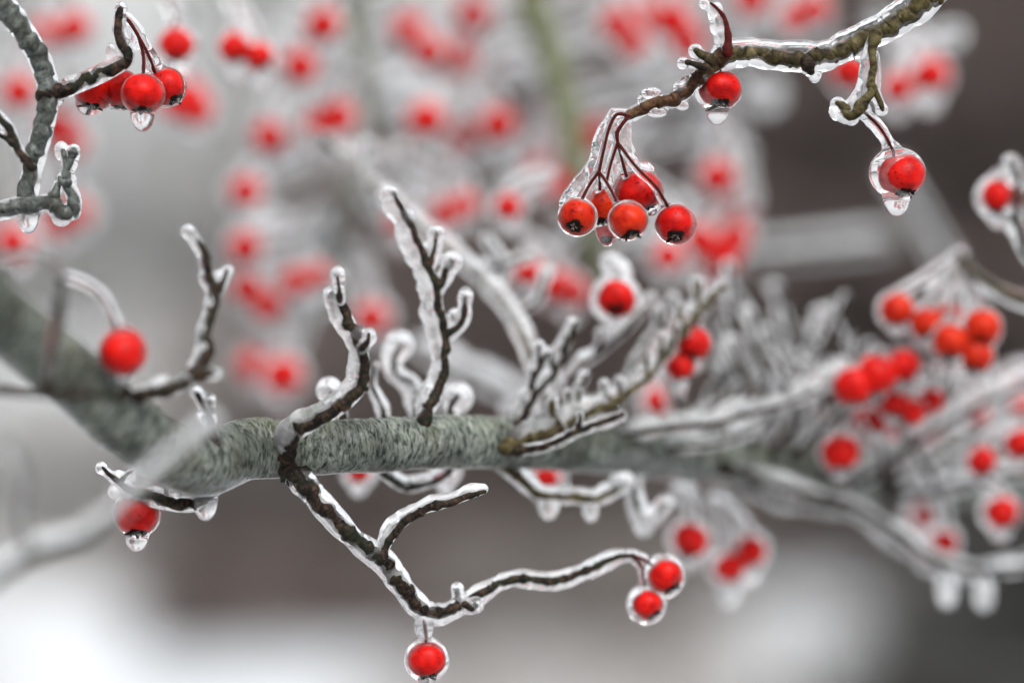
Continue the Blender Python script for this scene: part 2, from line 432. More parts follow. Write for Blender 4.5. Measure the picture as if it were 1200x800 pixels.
def gz(x, y): return gz0(x, y)
def sticks(g, A, Bv, w):
    """thin three-sided sticks from A to B"""
    A = np.asarray(A); Bv = np.asarray(Bv); n = len(A)
    d = Bv-A; d /= (np.linalg.norm(d, axis=1)[:, None]+1e-9)
    u = np.cross(d, np.array((.31, .22, .92))); u /= (np.linalg.norm(u, axis=1)[:, None]+1e-9); v = np.cross(d, u)
    w = np.asarray(w)[:, None]
    ring = [u*w, (-.5*u+.87*v)*w, (-.5*u-.87*v)*w]
    V = np.stack([A+ring[0], A+ring[1], A+ring[2], Bv], 1).reshape(-1, 3)
    F = []
    for i in range(n):
        k = 4*i; F += [(k, k+1, k+3), (k+1, k+2, k+3), (k+2, k, k+3)]
    g.add(V, F)
def bare_shrub(name, label, cat, x, y, h, spread, mat, n=3500, lw=.012, group=None, low=.1):
    z0 = gz(x, y); t = thing(name, label, cat, (x, y, z0-.05), group)
    g = Geo(); tips = []; ns = 7 if cat == 'shrub' else 1
    for i in range(ns):
        a = random.uniform(0, 6.28); sp = spread*(.55 if cat == 'shrub' else .06)
        p = [np.array((x+math.cos(a)*.1*k*sp, y+math.sin(a)*.1*k*sp, z0-.1 + k/10*h*.9)) + rng.normal(0, .02*h/4*k/4, 3)*(1, 1, 0) for k in range(0, 11, 2)]
        g.tube(np.array(p), np.linspace(.035*h/2 if cat == 'shrub' else .03*h, .008*h/3, len(p)), 7, .05, 8, i)
        for k in range(26):
            f = random.uniform(low+.1, .95); q = p[0]*(1-f)+p[-1]*f; a2 = random.uniform(0, 6.28)
            L = spread*random.uniform(.5, 1)*(1-.5*f)
            e = q + np.array((math.cos(a2)*L, math.sin(a2)*L, L*random.uniform(.1, .7)))
            g.tube(np.array([q, (q+e)/2+(0, 0, .06*L), e]), np.array((.012, .008, .004))*h/3, 5, cap=False)
            tips += [q*(1-s_)+e*s_ for s_ in (.4, .6, .8, 1)]
    build('trunk', g, 'far_trunk', t)
    g = Geo(); tips = np.array(tips); A = tips[rng.integers(0, len(tips), n)] + rng.normal(0, .05*spread, (n, 3))
    D = rng.normal(0, 1, (n, 3)); D[:, 2] = np.abs(D[:, 2])*.8; D /= np.linalg.norm(D, axis=1)[:, None]
    sticks(g, A, A + D*rng.uniform(.15, .5, (n, 1))*spread*.5, rng.uniform(.5, 1.3, n)*lw)
    build('crown', g, mat, t, smooth=False)
    return t
def conifer(label, x, y, h, rad, group, n=9000):
    z0 = gz(x, y); t = thing('conifer', label, 'tree', (x, y, z0-.05), group)
    g = Geo(); g.tube(np.array([(x, y, z0-.1), (x+.03, y, z0+h*.5), (x, y, z0+h)]), np.array((.03*h, .018*h, .004*h)), 8, .05, 6)
    build('trunk', g, 'far_trunk', t)
    f = rng.uniform(0.01, .97, n)**1.15; a = rng.uniform(0, 2*math.pi, n); rr = rad*(1-f)*(.35+.65*np.sqrt(rng.uniform(0, 1, n)))*(1+.25*np.sin(f*h*14+a*2))
    A = np.stack([x+np.cos(a)*rr, y+np.sin(a)*rr, z0+f*h], 1)
    D = np.stack([np.cos(a), np.sin(a), rng.uniform(-.7, .15, n)], 1) + rng.normal(0, .35, (n, 3))
    g = Geo(); sticks(g, A, A + D*rng.uniform(.12, .34, (n, 1)), rng.uniform(.02, .05, n)); build('crown', g, 'far_dark', t, smooth=False)

def W(px, y): return (px-600)*.0003*y          # world x of a photograph column at distance y
for px, y, h, s, lab in [(-60, 30, 7.5, 2.0, 'with the widest crown'), (240, 34, 8, 2.0, 'behind the forked grey branch'), (430, 32, 7, 2.0, 'behind the pale berries')]:
    bare_shrub('bare_tree', 'tall frosted leafless tree, a pale blur ' + lab, 'tree', W(px, y), y, h, s, 'far_grey', 3600, .03, 'frosted trees beyond the snow')
for px, y, h, s, m in [(-60, 21, 1.0, 1.0, 'far_grey'), (120, 22, 1.25, 1.1, 'far_grey'), (280, 19, 1.6, 1.1, 'far_grey'), (390, 16.5, 1.6, 1.1, 'far_mid'), (520, 16, 2.0, 1.2, 'far_brown'), (620, 17, 2.5, 1.3, 'far_brown'), (760, 16, 2.5, 1.3, 'far_brown'), (640, 22, 4.2, 1.8, 'far_brown'), (480, 23, 3.2, 1.7, 'far_brown'), (800, 22, 4.6, 1.8, 'far_brown')]:
    bare_shrub('bare_shrub', 'brown leafless shrub blurred at the edge of the snow' if m == 'far_brown' else 'lightly frosted grey brown shrub blurred at the edge of the snow' if m == 'far_mid' else 'frosted grey shrub blurred at the edge of the snow', 'shrub', W(px, y), y, h, s, m, 6500, .014, 'brown shrubs at the edge of the snow' if m == 'far_brown' else 'frosted shrubs at the edge of the snow', low=.0)
for px, y, h, r in [(900, 21, 6, 1.7), (1040, 18.5, 5.6, 1.7), (1190, 17, 5.4, 1.7)]:
    bare_shrub('bare_shrub', 'tall dark leafless thicket blurred at the edge of the snow', 'shrub', W(px, y), y, h*.8, 1.6, 'far_brown', 9000, .016, 'dark thickets at the edge of the snow', low=.0)
    conifer('dark evergreen tree blurred behind a leafless thicket', W(px, y+3), y+3, h, r, 'dark evergreens at the edge of the snow')
rt = random.Random(5)
for i in range(30):
    px = rt.uniform(230, 1120); y = 12.5 + 4.2*rt.random()**.8; m = rt.choice(['far_brown', 'far_mid'])
    bare_shrub('low_shrub', 'knee high brown shrub poking through the snow' if m == 'far_brown' else 'knee high grey brown shrub dusted with frost', 'shrub', W(px, y), y, rt.uniform(.2, .6)*(y-8)/5, rt.uniform(.28, .5), m, 1500, .010, 'low brown shrubs poking through the snow' if m == 'far_brown' else 'low frosted shrubs poking through the snow', low=.0)
conifer('low dark evergreen standing out on the open snow', W(1345, 8), 8, 1.12, 1.0, None, 7000)

#OBJECTS
# ------------------------------------------------------------------ A: the main branch
mb = thing('branch', 'thick grey green branch glazed with ice, bearing upright twigs along its whole length', 'branch', P(300, 522, 0))
main = fill([(-110, 272, 42, -98), (-24, 350, 39, -82), (81, 438, 37.5, -58), (173, 515, 38, -32), (232, 540, 38, -14), (295, 525, 34.5, 0), (380, 523, 31.5, 4),
             (450, 520, 31, 12), (520, 517, 30, 22), (600, 518, 29.5, 38), (700, 524, 28, 60), (800, 534, 28, 88), (900, 548, 28, 120), (1000, 557, 29, 150), (1120, 562, 28, 185), (1290, 560, 27, 240)])
g = Geo(); a = spline(main, 2.6); c, r = wp(a)
for i in range(len(r)): r[i] *= 1 + .085*noise.noise(Vector((i*.035, 2.2, 0))) + .035*noise.noise(Vector((i*.12, 7.7, 0)))
g.tube(c, r, 96, .06, 420, 1, 2.4)
stem = build('stem', g, 'bark_grey', mb)
# glaze hanging along the underside
gi = Geo(); un = spline(fill([(60, 426, 34, -62), (150, 503, 35, -38), (225, 545, 37, -16), (290, 530, 33.5, 0), (380, 526.5, 30, 5), (450, 524, 29, 13), (520, 521, 28.5, 23), (600, 522, 28, 39), (720, 530, 26, 64), (860, 546, 26, 106)]), 5)
cc, rr = wp(un)
for i in range(len(rr)): rr[i] *= 1 + .05*noise.noise(Vector((i*.16, 9.2, 0)))
cc[:, 1] += .0004; gi.tube(cc, rr, 40, .012, 300, 4)
blob(gi, 241, 584, 15, -8, 10, 17); blob(gi, 238, 574, 17, -8, 0, 12); blob(gi, 205, 575, 9, -10, 0, 7); blob(gi, 252, 572, 9, -2, 0, 8)
build('ice_coat', gi, 'ice', stem, remesh=.0005)

# curved twig standing in front, in focus
twig(mb, [(332, 537, 8, -1), (343, 510, 9.5, -9), (372, 491, 8.5, -11), (402, 474, 8.5, -12), (423, 454, 7.5), (428, 432, 7), (425, 410, 6.5), (416, 392, 7), (406, 371, 6.5), (398, 354, 5.5), (391, 345, 4.5)],
     ice=6, ox=-6, oy=-1, back=3, spurs=[[(424, 408, 4, -16), (431, 400, 3), (433, 391, 2.2)], [(398, 352, 3, -16), (397, 336, 2.2), (396, 324, 1.8)]],
     blobs=[(396, 322, 9.5, -15, 0, 11, 2), (421, 390, 9, -14, 0, 9, 3), (434, 396, 8, -14, 0, 9, 2), (390, 343, 10, -14, 0, 9, 3)], tip=1.0, lump=.3)
g = Geo(); bl = Geo(); bl.ball((0, 0, 0), 1, seg=26, rings=16)
V = bl.v[0].copy()
for i in range(len(V)): V[i] *= 1 + .28*noise.noise(Vector(V[i]*1.9)) + .14*noise.noise(Vector(V[i]*5.0))
for x, y, rx, ry, dz in [(336, 522, 15, 22, -3), (350, 548, 17, 13, 0)]: g.add(V*np.array((rx, 12, ry))*PXM(0) + P(x, y, dz), bl.f)
build('knot', g, 'bark_twig', mb)
# small forked twig beside it
twig(mb, [(258, 552, 9, -12), (253, 520, 7, -18), (245, 490, 5, -23), (233, 463, 3.8, -26)], ice=3.5, back=3.5, icemat='ice', spurs=[[(247, 497, 3, -24), (247, 480, 2.6), (246, 470, 2.4)]],
     blobs=[(230, 459, 8, -25, 0, 9), (246, 468, 7, -25, 0, 9), (236, 486, 6, -23, 0, 9)])
# crooked twig rising over the thick end
twig(mb, [(132, 462, 10, -52), (172, 461, 9.5, -50), (212, 450, 10, -47), (231, 436, 9, -44), (243, 411, 8.5, -40), (240, 396, 7, -38), (250, 364, 6.5, -34), (254, 340, 6.5, -32), (246, 325, 5.5), (238, 294, 4.5), (225, 274, 3.5, -30)],
     ice=3.2, ox=-3.5, oy=-2, back=2, spurs=[[(254, 341, 5, -32), (262, 328, 3.5), (267, 317, 3)], [(232, 440, 7, -46), (248, 438, 5.5), (252, 437, 4)]],
     blobs=[(257, 325, 9, -31, 0, 10), (266, 318, 7, -31), (224, 272, 6, -30)], tip=1.1)
# twig under the thick end
twig(mb, [(243, 580, 5, -8), (225, 590, 6.5), (197, 588, 6.5), (175, 582, 6.5, -6), (152, 573, 5), (136, 562, 3.6), (120, 548, 2.4)], ice=3, oy=1.5, back=2,
     spurs=[[(140, 566, 2.5, -6), (148, 556, 2), (155, 552, 1.6)]],
     blobs=[(119, 548, 8, -5), (134, 576, 8, -5, 0, 9), (138, 556, 9, -4, 0, 6), (152, 559, 8, -4, 0, 6), (181, 575, 12, -4, 0, 6, 3), (215, 582, 12, -4, 0, 5, 3)], lump=.3)
# forked twig below, its long arm bending right
low = twig(mb, [(338, 548, 13, 0), (362, 572, 11, -3), (386, 600, 9.5, -4), (416, 632, 9, -2), (450, 657, 8.5, 2), (474, 690, 8.5, 6), (497, 715, 8, 9), (516, 719, 7, 11), (537, 711, 6, 13), (572, 690, 5.5, 16),
                (602, 677, 5.2, 19), (650, 680, 5, 22), (690, 667, 4.6, 25), (722, 652, 3.6, 27), (742, 650, 2.6, 28)],
     ice=6, ox=-.5, oy=1, back=2.5, blobs=[(497, 732, 12, 9, 6, 12), (536, 689, 8, 13), (540, 700, 7, 13), (550, 712, 8, 13), (558, 708, 7, 12)], tip=1.0, lump=.35,
     spurs=[[(538, 711, 4, 13), (537, 700, 3), (536, 691, 2.4)], [(545, 708, 4, 12), (553, 712, 4), (557, 709, 4)]])
twig(mb, [(446, 655, 7, 1), (452, 638, 6), (467, 617, 5.6, 1), (492, 599, 5.4), (520, 591, 5), (545, 583, 4), (568, 576, 2.6)], ice=5, ox=-2, oy=-3.5, back=2,
     blobs=[(482, 598, 8, 2, 0, 8), (508, 588, 8, 2, 0, 7), (530, 582, 8, 2, 0, 7), (556, 574, 6, 2, 0, 5)], tip=.8, lump=.3)
# upright twig with three spurs
twig(mb, [(496, 494, 8, 14), (504, 478, 7, 17), (514, 455, 6, 20), (521, 427, 5.4, 21), (522, 394, 5.2, 22), (515, 362, 5.2), (511, 338, 5.2), (502, 314, 5), (491, 288, 4.6), (480, 261, 4.2), (470, 245, 3.6), (460, 226, 2.6)],
     ice=7.5, ox=-6.5, oy=1, back=3, spurs=[[(512, 338, 4, 22), (521, 325, 4.5), (529, 307, 4.5)], [(503, 312, 3, 22), (509, 292, 2.6), (511, 274, 2.2)], [(522, 393, 4, 22), (541, 378, 3.6), (545, 349, 2.6)]],
     blobs=[(459, 226, 8, 22), (478, 252, 9, 22), (528, 306, 10, 22, 0, 12), (511, 272, 8, 22), (546, 346, 9, 22, 0, 11), (500, 296, 9, 24, 0, 14), (533, 372, 9, 24, 0, 12)], lump=.3)
# fan of icy twigs to its right
fan = [([(596, 522, 8, 28), (604, 494, 5, 34), (619, 462, 4.4, 40), (632, 430, 3.6), (641, 415, 3)], 8, -4, 0),
       ([(600, 516, 7, 30), (624, 468, 4.5, 38), (650, 438, 4, 46), (662, 412, 3.6), (675, 380, 3)], 8, -4, 0),
       ([(594, 524, 9, 26), (622, 512, 7, 30), (650, 503, 6, 34), (682, 486, 6, 40), (722, 470, 5.6, 46), (758, 444, 5, 52), (777, 416, 4.6, 56), (800, 389, 4.4, 60), (821, 362, 4, 63), (848, 336, 3, 66)], 9, -2, -6),
       ([(640, 506, 5, 44), (671, 440, 4, 56), (704, 413, 4, 66), (740, 380, 3.6, 76), (764, 352, 3, 80)], 8, -2, -2),
       ([(664, 500, 5, 38), (676, 466, 3.4, 44), (686, 440, 3, 48)], 7, -2, 0),
       ([(720, 474, 4, 48), (742, 430, 3.4, 62), (770, 384, 3.2, 74), (788, 350, 3, 80)], 8, 0, 0),
       ([(600, 528, 6, 26), (640, 522, 4, 24), (680, 504, 4, 26), (730, 486, 3.6, 32)], 5, 0, 1)]
rf = random.Random(11)
for pts, t, ox, oy in fan:
    pf = fill(pts); sp = []
    for q in pf[2:-1]:
        for k in range(2 if len(pf) > 6 else 1):
            dx, dy = rf.uniform(-14, 12), -rf.uniform(16, 34); x, y = q[0]+rf.uniform(-8, 8), q[1]
            sp.append([(x, y, q[2]*.7, q[3]), (x+dx*.6, y+dy*.5, 2.6), (x+dx*.7, y+dy, 2.2)])
    twig(mb, pts, 'bark_twig' if t < 9 else 'bark_olive', ice=t*.62, ox=ox, oy=oy, back=3, icemat='white_ice', lump=.4, spurs=sp)
# icy rods further along the stem
rods = [([(700, 520, 6, 62), (716, 513, 4, 60), (770, 504, 4, 62), (830, 497, 4, 66), (869, 487, 4, 70), (930, 470, 3.6, 80), (985, 440, 3, 92)], 9, 0, -4),
        ([(740, 532, 6, 74), (800, 524, 3.4, 72), (845, 520, 3, 76), (884, 505, 3, 80)], 8, 0, -3),
        ([(488, 500, 5, 30), (486, 456, 4, 44), (465, 438, 4, 50), (462, 420, 3.6, 52), (471, 404, 3, 54)], 8, -2, 0),
        ([(452, 502, 5, 26), (447, 476, 3.4, 32), (436, 452, 3, 36), (440, 428, 2.6, 36)], 6, 0, 0),
        ([(404, 500, 5, 20), (398, 470, 5, 22), (390, 462, 4.5, 22)], 7, -3, -3),
        ([(530, 494, 5, 34), (528, 478, 4, 36), (536, 466, 4, 36)], 8, 0, 0),
        ([(848, 548, 8, 92), (878, 555, 5, 98), (926, 573, 5, 104), (988, 588, 5, 110), (1050, 622, 4.6, 118), (1092, 654, 4.4, 122), (1150, 668, 4, 128), (1230, 664, 4, 132)], 6, 1, -2),
        ([(846, 560, 7, 110), (920, 588, 4, 116), (1000, 600, 4, 122), (1060, 640, 4, 126), (1110, 668, 3.6, 138), (1210, 650, 3, 140)], 5, 0, 3),
        ([(990, 575, 7, 140), (1030, 550, 5, 130), (1090, 508, 4.6, 124), (1150, 474, 4.4, 120), (1230, 440, 4, 116)], 9, 0, -2),
        ([(1000, 580, 7, 150), (1060, 562, 5, 150), (1130, 520, 4.6, 150), (1230, 480, 4, 150)], 8, 0, 0),
        ([(1040, 580, 6, 150), (1100, 575, 5, 140), (1160, 560, 5, 134), (1240, 548, 4, 130)], 8, 0, -2)]
for pts, t, ox, oy in rods: twig(mb, pts, ice=t, ox=ox, oy=oy, back=3, icemat='rime', fine=False, lump=.6)
twig(mb, [(1090, 652, 4, 122), (1104, 668, 3.4), (1110, 682, 3)], ice=5, back=2, icemat='rime', fine=False, blobs=[(1110, 688, 13, 122, 9, 16)])
twig(mb, [(1142, 666, 4, 126), (1150, 676, 3.4), (1153, 686, 3)], ice=5, back=2, icemat='rime', fine=False, blobs=[(1153, 692, 13, 126, 9, 16)])
# twigs under the stem
twig(mb, [(575, 540, 7, 34), (600, 552, 6, 38), (633, 579, 5, 44), (680, 583, 5, 48), (702, 584, 4.4, 50), (732, 567, 4, 52)], 'bark_olive', ice=7, oy=-2, back=3, icemat='rime',
     blobs=[(643, 592, 13, 46, 4, 14), (692, 596, 10, 50, 4, 12), (622, 560, 8, 44), (660, 572, 10, 46, 0, 8), (726, 562, 12, 50, 0, 9)], lump=.3)
twig(mb, [(728, 528, 6, 66), (741, 552, 4.4, 66), (746, 590, 4, 66), (757, 612, 3.4, 66), (780, 590, 3, 68)], ice=8, back=3, icemat='rime', fine=False, blobs=[(755, 610, 14, 66, 4, 16)])
twig(mb, [(438, 540, 7, 20), (456, 560, 5, 30), (478, 571, 5, 36), (502, 566, 4, 38), (524, 556, 4, 34), (533, 540, 4, 30)], ice=5, oy=-3, back=2, blobs=[(497, 560, 12, 38, 0, 6)], lump=.3, tip=0)
# thicket of icy twiglets where the stem recedes
rr_ = random.Random(31)
for i in range(22):
    bx = rr_.uniform(800, 985); dz = rr_.uniform(95, 165); by = 500 + (bx-850)*.12 + rr_.uniform(-25, 40)
    tx = bx + rr_.uniform(-35, 85); ty = rr_.uniform(310, 440); bend = rr_.uniform(-45, 45)
    twig(mb, [(bx, by+25, 4.5, dz), (bx*.6+tx*.4+bend, by*.6+ty*.4, 3.6), (bx*.3+tx*.7+bend*.6, by*.3+ty*.7, 3.2), (tx, ty, 2.6)], ice=rr_.uniform(2.5, 5.5), ox=-2, back=2, icemat='rime', fine=False, lump=.7,
         spurs=[[((bx+tx)/2+bend*.8, (by+ty)/2, 3, dz), ((bx+tx)/2+bend*.8+rr_.uniform(-30, 30), (by+ty)/2-rr_.uniform(15, 40), 2.4)]])
for i in range(7):
    bx = rr_.uniform(1010, 1200); dz = rr_.uniform(120, 180); by = 560
    tx = bx + rr_.uniform(-50, 90); ty = rr_.uniform(410, 500)
    twig(mb, [(bx, by, 5, dz), (bx*.5+tx*.5+rr_.uniform(-20, 20), by*.5+ty*.5, 3.6), (tx, ty, 2.8)], ice=rr_.uniform(3, 6), back=2, icemat='rime', fine=False, lump=.4)

# ------------------------------------------------------------------ B: the upper branch on the right
ub = thing('branch', 'slender olive brown branch sheathed in clear ice, ending in five berries', 'branch', P(960, 67, 0))
us = fill([(1140, -50, 12, -4), (1090, -4, 11.5, -2), (1054, 24, 11, 0), (1024, 40, 10.5), (990, 57, 9.5), (957, 67, 10), (916, 67, 8.5), (882, 62, 8.5), (846, 67, 9.5), (828, 81, 8.5), (811, 99, 7.8), (791, 117, 7.5), (767, 120, 6.5), (747, 131, 6.5), (736, 137, 5.5)])
g = Geo(); wood(g, us[:10], 24, 2.0, .10, 500); st = build('stem', g, 'bark_olive', ub)
g = Geo(); wood(g, us[8:], 20, 2.0, .14, 500); build('twig', g, 'bark_brown', ub)
gi = Geo()
ice_tube(gi, us[:9], 4.5, 0, -5.5, 3, lump=.25, tip=0, segs=18, step=4); ice_tube(gi, us[:9], 3, 0, 4, 3, lump=.3, tip=0, segs=18, step=4)
ice_tube(gi, us[8:], 2.0, 0, 0, 2, lump=.5, tip=1.0, segs=18, step=4)
for b in [(797, 104, 10, 0, 0, 9, 2), (805, 96, 8, 0, 0, 8, 2), (763, 110, 13, 1, 0, 8, 2), (770, 131, 13, 1, 0, 7, 2), (755, 117, 9, 1, 0, 7, 2), (800, 124, 8, 1, 0, 6, 2),
          (950, 78, 13, 1, 0, 12, 2), (955, 86, 9, 1, 3, 9, 2), (940, 74, 10, 1, 0, 6, 2)]: blob(gi, *b)
build('ice_coat', gi, 'ice', st, remesh=.00034)
g = Geo(); wood(g, fill([(945, 72, 6, -5), (948, 79, 5.5), (950, 84, 4.5)]), 12, 2); build('bud', g, 'bark_twig', st)
twig(ub, [(853, 62, 5, -3), (853, 46, 4.5), (851, 30, 3.2), (847, 18, 2.6), (838, 8, 2), (833, 4, 1.6)], ice=3.5, ox=-6, back=3, mat='stalk',
     blobs=[(838, 14, 10, 1, 0, 13), (842, 30, 11, 1, 0, 14), (846, 46, 10, 1, 0, 12)], lump=.2)
twig(ub, [(836, 72, 5, -3), (825, 66, 5), (818, 62, 4.5), (815, 59, 4)], ice=3, back=2, mat='bark_olive', blobs=[(815, 60, 9, 0)], tip=1.1)
twig(ub, [(828, 80, 4, -4), (814, 76, 4), (805, 74, 4)], ice=2.5, back=2, mat='bark_twig', blobs=[(800, 74, 7.5, -2)], tip=1.0)
twig(ub, [(1026, 42, 7, -4), (1023, 60, 5.6), (1022, 80, 5.6), (1020, 104, 6), (1013, 118, 7), (1004, 128, 8), (996, 134, 7.5), (988, 130, 5)], ice=4.5, ox=-4.5, back=3, mat='bark_olive',
     spurs=[[(1020, 100, 5, -4), (1028, 113, 4), (1034, 128, 3)], [(994, 128, 5, -4), (986, 124, 4.5), (982, 122, 4)]],
     blobs=[(982, 122, 9, -1), (998, 139, 9, -1), (1012, 130, 10, 0, 0, 11), (1028, 90, 5, 1, 0, 32), (1006, 62, 8, 2, 0, 12)], lump=.2)

# the five berry cluster
cl = thing('berry_cluster', 'five sharp orange red berries webbed in clear ice at the olive branch tip', 'berries', P(734, 136))
S1 = [(737, 136, 2.6, -2), (723, 134, 2.4), (714, 150, 2.2), (708, 174, 2.1), (702, 201, 2.3)]
S2 = [(736, 137, 2.6, -2), (729, 146, 2.6), (723, 156, 3.0), (724, 167, 2.3)]
stk = [S1, [(702, 201, 2.4, -2), (690, 218, 2.1), (682, 234, 2.4, -4)], [(702, 201, 2.2, -2), (703, 211, 2), (703, 222, 2.2)], [(702, 201, 2.2, -2), (713, 217, 2, -5), (722, 235, 2.3, -9)],
       S2, [(724, 167, 2.2, -2), (717, 188, 1.9), (711, 212, 2)], [(724, 167, 2.2, -2), (728, 184, 2), (734, 206, 2.3, -2)], [(724, 167, 2.4, -2), (745, 195, 2.1, -6), (768, 218, 2.3, -8), (777, 232, 2.2, -6), (783, 243, 2.6, -4)]]
gi = Geo()
for p in stk:
    stalk(cl, p); pf = fill(p); ice_tube(gi, pf, 2.2, -1.5, 0, 4.5, lump=.3, tip=0, step=4)
BERRIES = [(677, 254, 20.5, -4, 19, (-.25, -.72, -.65), 'berry_orange'), (704, 241, 18.5, 3, 20.5, (.05, -.2, -.97), 'berry_orange'), (736, 258, 20.5, -9, 20, (.22, -.45, -.87), 'berry_orange'),
           (748, 224, 26.5, 2, 22, (.35, .1, -.93), 'berry'), (792, 262, 21.5, -4, 20.5, (-.05, -.62, -.78), 'berry'), (712, 264, 12, 12, 11, (0, 0, -1), 'berry')]
for x, y, r, dz, ry, cal, m in BERRIES:
    berry(cl, x, y, r, dz, ry, cal, m)
    blob(gi, x, y, r+4, dz, 0, ry+4.5, 6)
for b in [(716, 152, 8, 1, 0, 14), (706, 176, 10, 2, 0, 22), (696, 206, 12, 2, 0, 22), (716, 190, 12, 2, 0, 34), (728, 172, 7, 2, 0, 18), (738, 200, 14, 3, 0, 22), (756, 206, 13, 3, 0, 18), (674, 238, 15, 0, 0, 14), (688, 228, 14, 2, 0, 18),
          (711, 266, 14, 6, 8, 15), (768, 222, 9, 2, 0, 14), (784, 245, 8, -2, 0, 8), (726, 236, 18, 4, 0, 20)]: blob(gi, *b)
sheet(gi, [(132, 712, 742), (150, 701, 740), (165, 694, 741), (190, 688, 750), (205, 678, 762), (218, 664, 776), (235, 654, 776), (250, 654, 770)], 2.5, 7)
build('ice_coat', gi, 'ice', cl, remesh=.00032)

def single(label, st_pts, bx, by, r, dz, t, tipdrop, cal=(.1, -.3, -.95), ry=None, extra=(), fine=True, mat='berry', icemat='ice', rs=2.2, ist=5, dxy=(0, 0)):
    th = thing('hanging_berry', label, 'berry', P(*st_pts[0][:2], dz))
    gi = Geo(); p = fill(st_pts, rs, dz); stalk(th, p); ice_tube(gi, p, ist, 0, 0, 3, tip=0, lump=.25, step=4 if fine else 8)
    berry(th, bx, by, r, dz, ry, cal, mat, fine)
    blob(gi, bx+dxy[0], by+dxy[1], r+t, dz, 0, (ry or r)+t, t+2.5)
    if tipdrop:
        R = r*.68; blob(gi, bx+dxy[0]*1.5, by+r*.55, R, dz, tipdrop, R, 1)
    for b in extra: blob(gi, *b)
    build('ice_coat', gi, icemat, th, remesh=PXM(dz)*(1.7 if fine else 3)); return th
single('single berry in a pear shaped ice drop, dangling below the olive branch', [(1013, 132), (1028, 146), (1038, 160), (1046, 176), (1048, 186)], 1058, 205, 26, -1, 8, 17, (.12, -.22, -.97), 22.5, rs=2,
       extra=[(1045, 180, 13, 1, 0, 16), (1040, 196, 12, 2, 0, 18)], dxy=(-5, -3), ist=7)
single('single red berry with an ice drop, tucked close under the olive branch', [(842, 74), (844, 80), (845, 86)], 845, 103, 23.5, 3, 5.5, 15, (-.05, -.30, -.95), 20.5, extra=[(833, 118, 10, 4, 0, 12)], dxy=(-3, 2))

# ------------------------------------------------------------------ C: the upper branch on the left
lb = thing('branch', 'grey forked branch glazed with ice, ending in a mossy crook with a bud ball', 'branch', P(51, 80, 0))
ls = fill([(-22, -22, 12, -14), (10, 14, 12, -12), (33, 47, 11.5, -10), (50, 80, 10.5, -8), (56, 108, 11), (51, 145, 10.5), (43, 174, 10.5, -6), (36, 203, 9.5), (32, 226, 10), (30, 241, 9)])
g = Geo(); wood(g, ls, 28, 2.5, .08, 420, 2.2); st = build('stem', g, 'bark_smooth', lb)
gi = Geo(); ice_tube(gi, ls, 2.6, 0, 0, 3.2, tip=1.0, lump=.4, segs=20, step=4)
for b in [(33, 252, 13, -4, 9, 13), (26, 247, 8, -4, 2, 10), (41, 247, 8, -4, 2, 9), (66, 118, 9, -4, 0, 7)]: blob(gi, *b)
build('ice_coat', gi, 'ice', st, remesh=.00036)
twig(lb, [(52, 112, 9, -8), (68, 108, 9), (88, 101, 8.5, -7), (112, 91, 8.5, -6), (134, 80, 8, -5), (148, 70, 7.5, -4), (144, 54, 6.5), (139, 38, 6), (140, 22, 5), (141, 12, 4)], 'bark_twig', ice=2.6, oy=-2, back=2.5,
     blobs=[(130, 62, 7, 0, 0, 12), (84, 94, 12, -3, 0, 5), (108, 84, 9, -3, 0, 5)], lump=.35)
twig(lb, [(-30, 252, 9, -8), (2, 245, 9.5), (22, 240, 9), (42, 239, 9), (58, 237, 8.5), (71, 249, 9), (85, 244, 8), (85, 228, 6.5), (77, 208, 5.6), (83, 190, 4.8), (85, 180, 4.6)], 'bark_smooth', ice=2.6, oy=1, back=2.5,
     spurs=[[(79, 207, 4, -8), (76, 192, 3.4), (74, 177, 3.2)], [(62, 236, 6, -8), (66, 222, 5), (68, 217, 4)], [(84, 236, 5, -9), (90, 246, 4), (88, 252, 3)], [(80, 214, 4, -9), (72, 213, 3), (70, 208, 2.4)], [(85, 182, 4.5, -8), (85.5, 179, 5), (86, 176, 4.5)]],
     blobs=[(72, 177, 9, -6, 0, 12), (86, 179, 9, -5), (72, 256, 12, -5, 2, 8), (82, 212, 9, -5, 0, 10)], lump=.3)
twig(lb, [(38, 196, 5, -14), (25, 182, 5.5), (18, 167, 5), (11, 152, 5), (0, 138, 4.5), (-14, 124, 4)], 'bark_twig', ice=1.8, back=1.5, spurs=[[(18, 169, 4, -14), (4, 160, 3.4), (-14, 152, 3.2)]], lump=.4)
cl = thing('berry_cluster', 'sharp cluster of four scarlet berries frozen together, hanging from the grey forked branch', 'berries', P(148, 24))
gi = Geo()
for p in [[(142, 18, 2.6, -2), (151, 25, 2.6), (163, 44, 2.4), (174, 65, 2.3), (181, 84, 2.6, 0)], [(162, 43, 2.2, -2), (168, 66, 2.2), (168, 90, 2.6, -4)]]:
    stalk(cl, p); ice_tube(gi, fill(p), 4, 2, 0, 3, tip=0, lump=.35, step=4)
for x, y, r, dz, ry, cal in [(110, 108, 21, 4, 18, (-.1, -.25, -.95)), (142, 104, 21, 6, 21, (0, .1, -1)), (167, 109, 23.5, -6, 21.5, (0, -.12, -.99)), (195, 101, 20, 2, 21, (.55, -.2, -.8))]:
    berry(cl, x, y, r, dz, ry, cal, 'berry'); blob(gi, x, y+1, r+3.5, dz, 0, ry+3.5, 5.5)
for b in [(167, 130, 15, -5, 10, 15), (104, 122, 16, 5, 2, 12), (174, 78, 8, 1, 0, 18), (150, 118, 18, 6, 0, 9), (158, 46, 5, 0, 0, 16), (186, 84, 12, 2, 0, 10)]: blob(gi, *b)
build('ice_coat', gi, 'ice', cl, remesh=.00034)

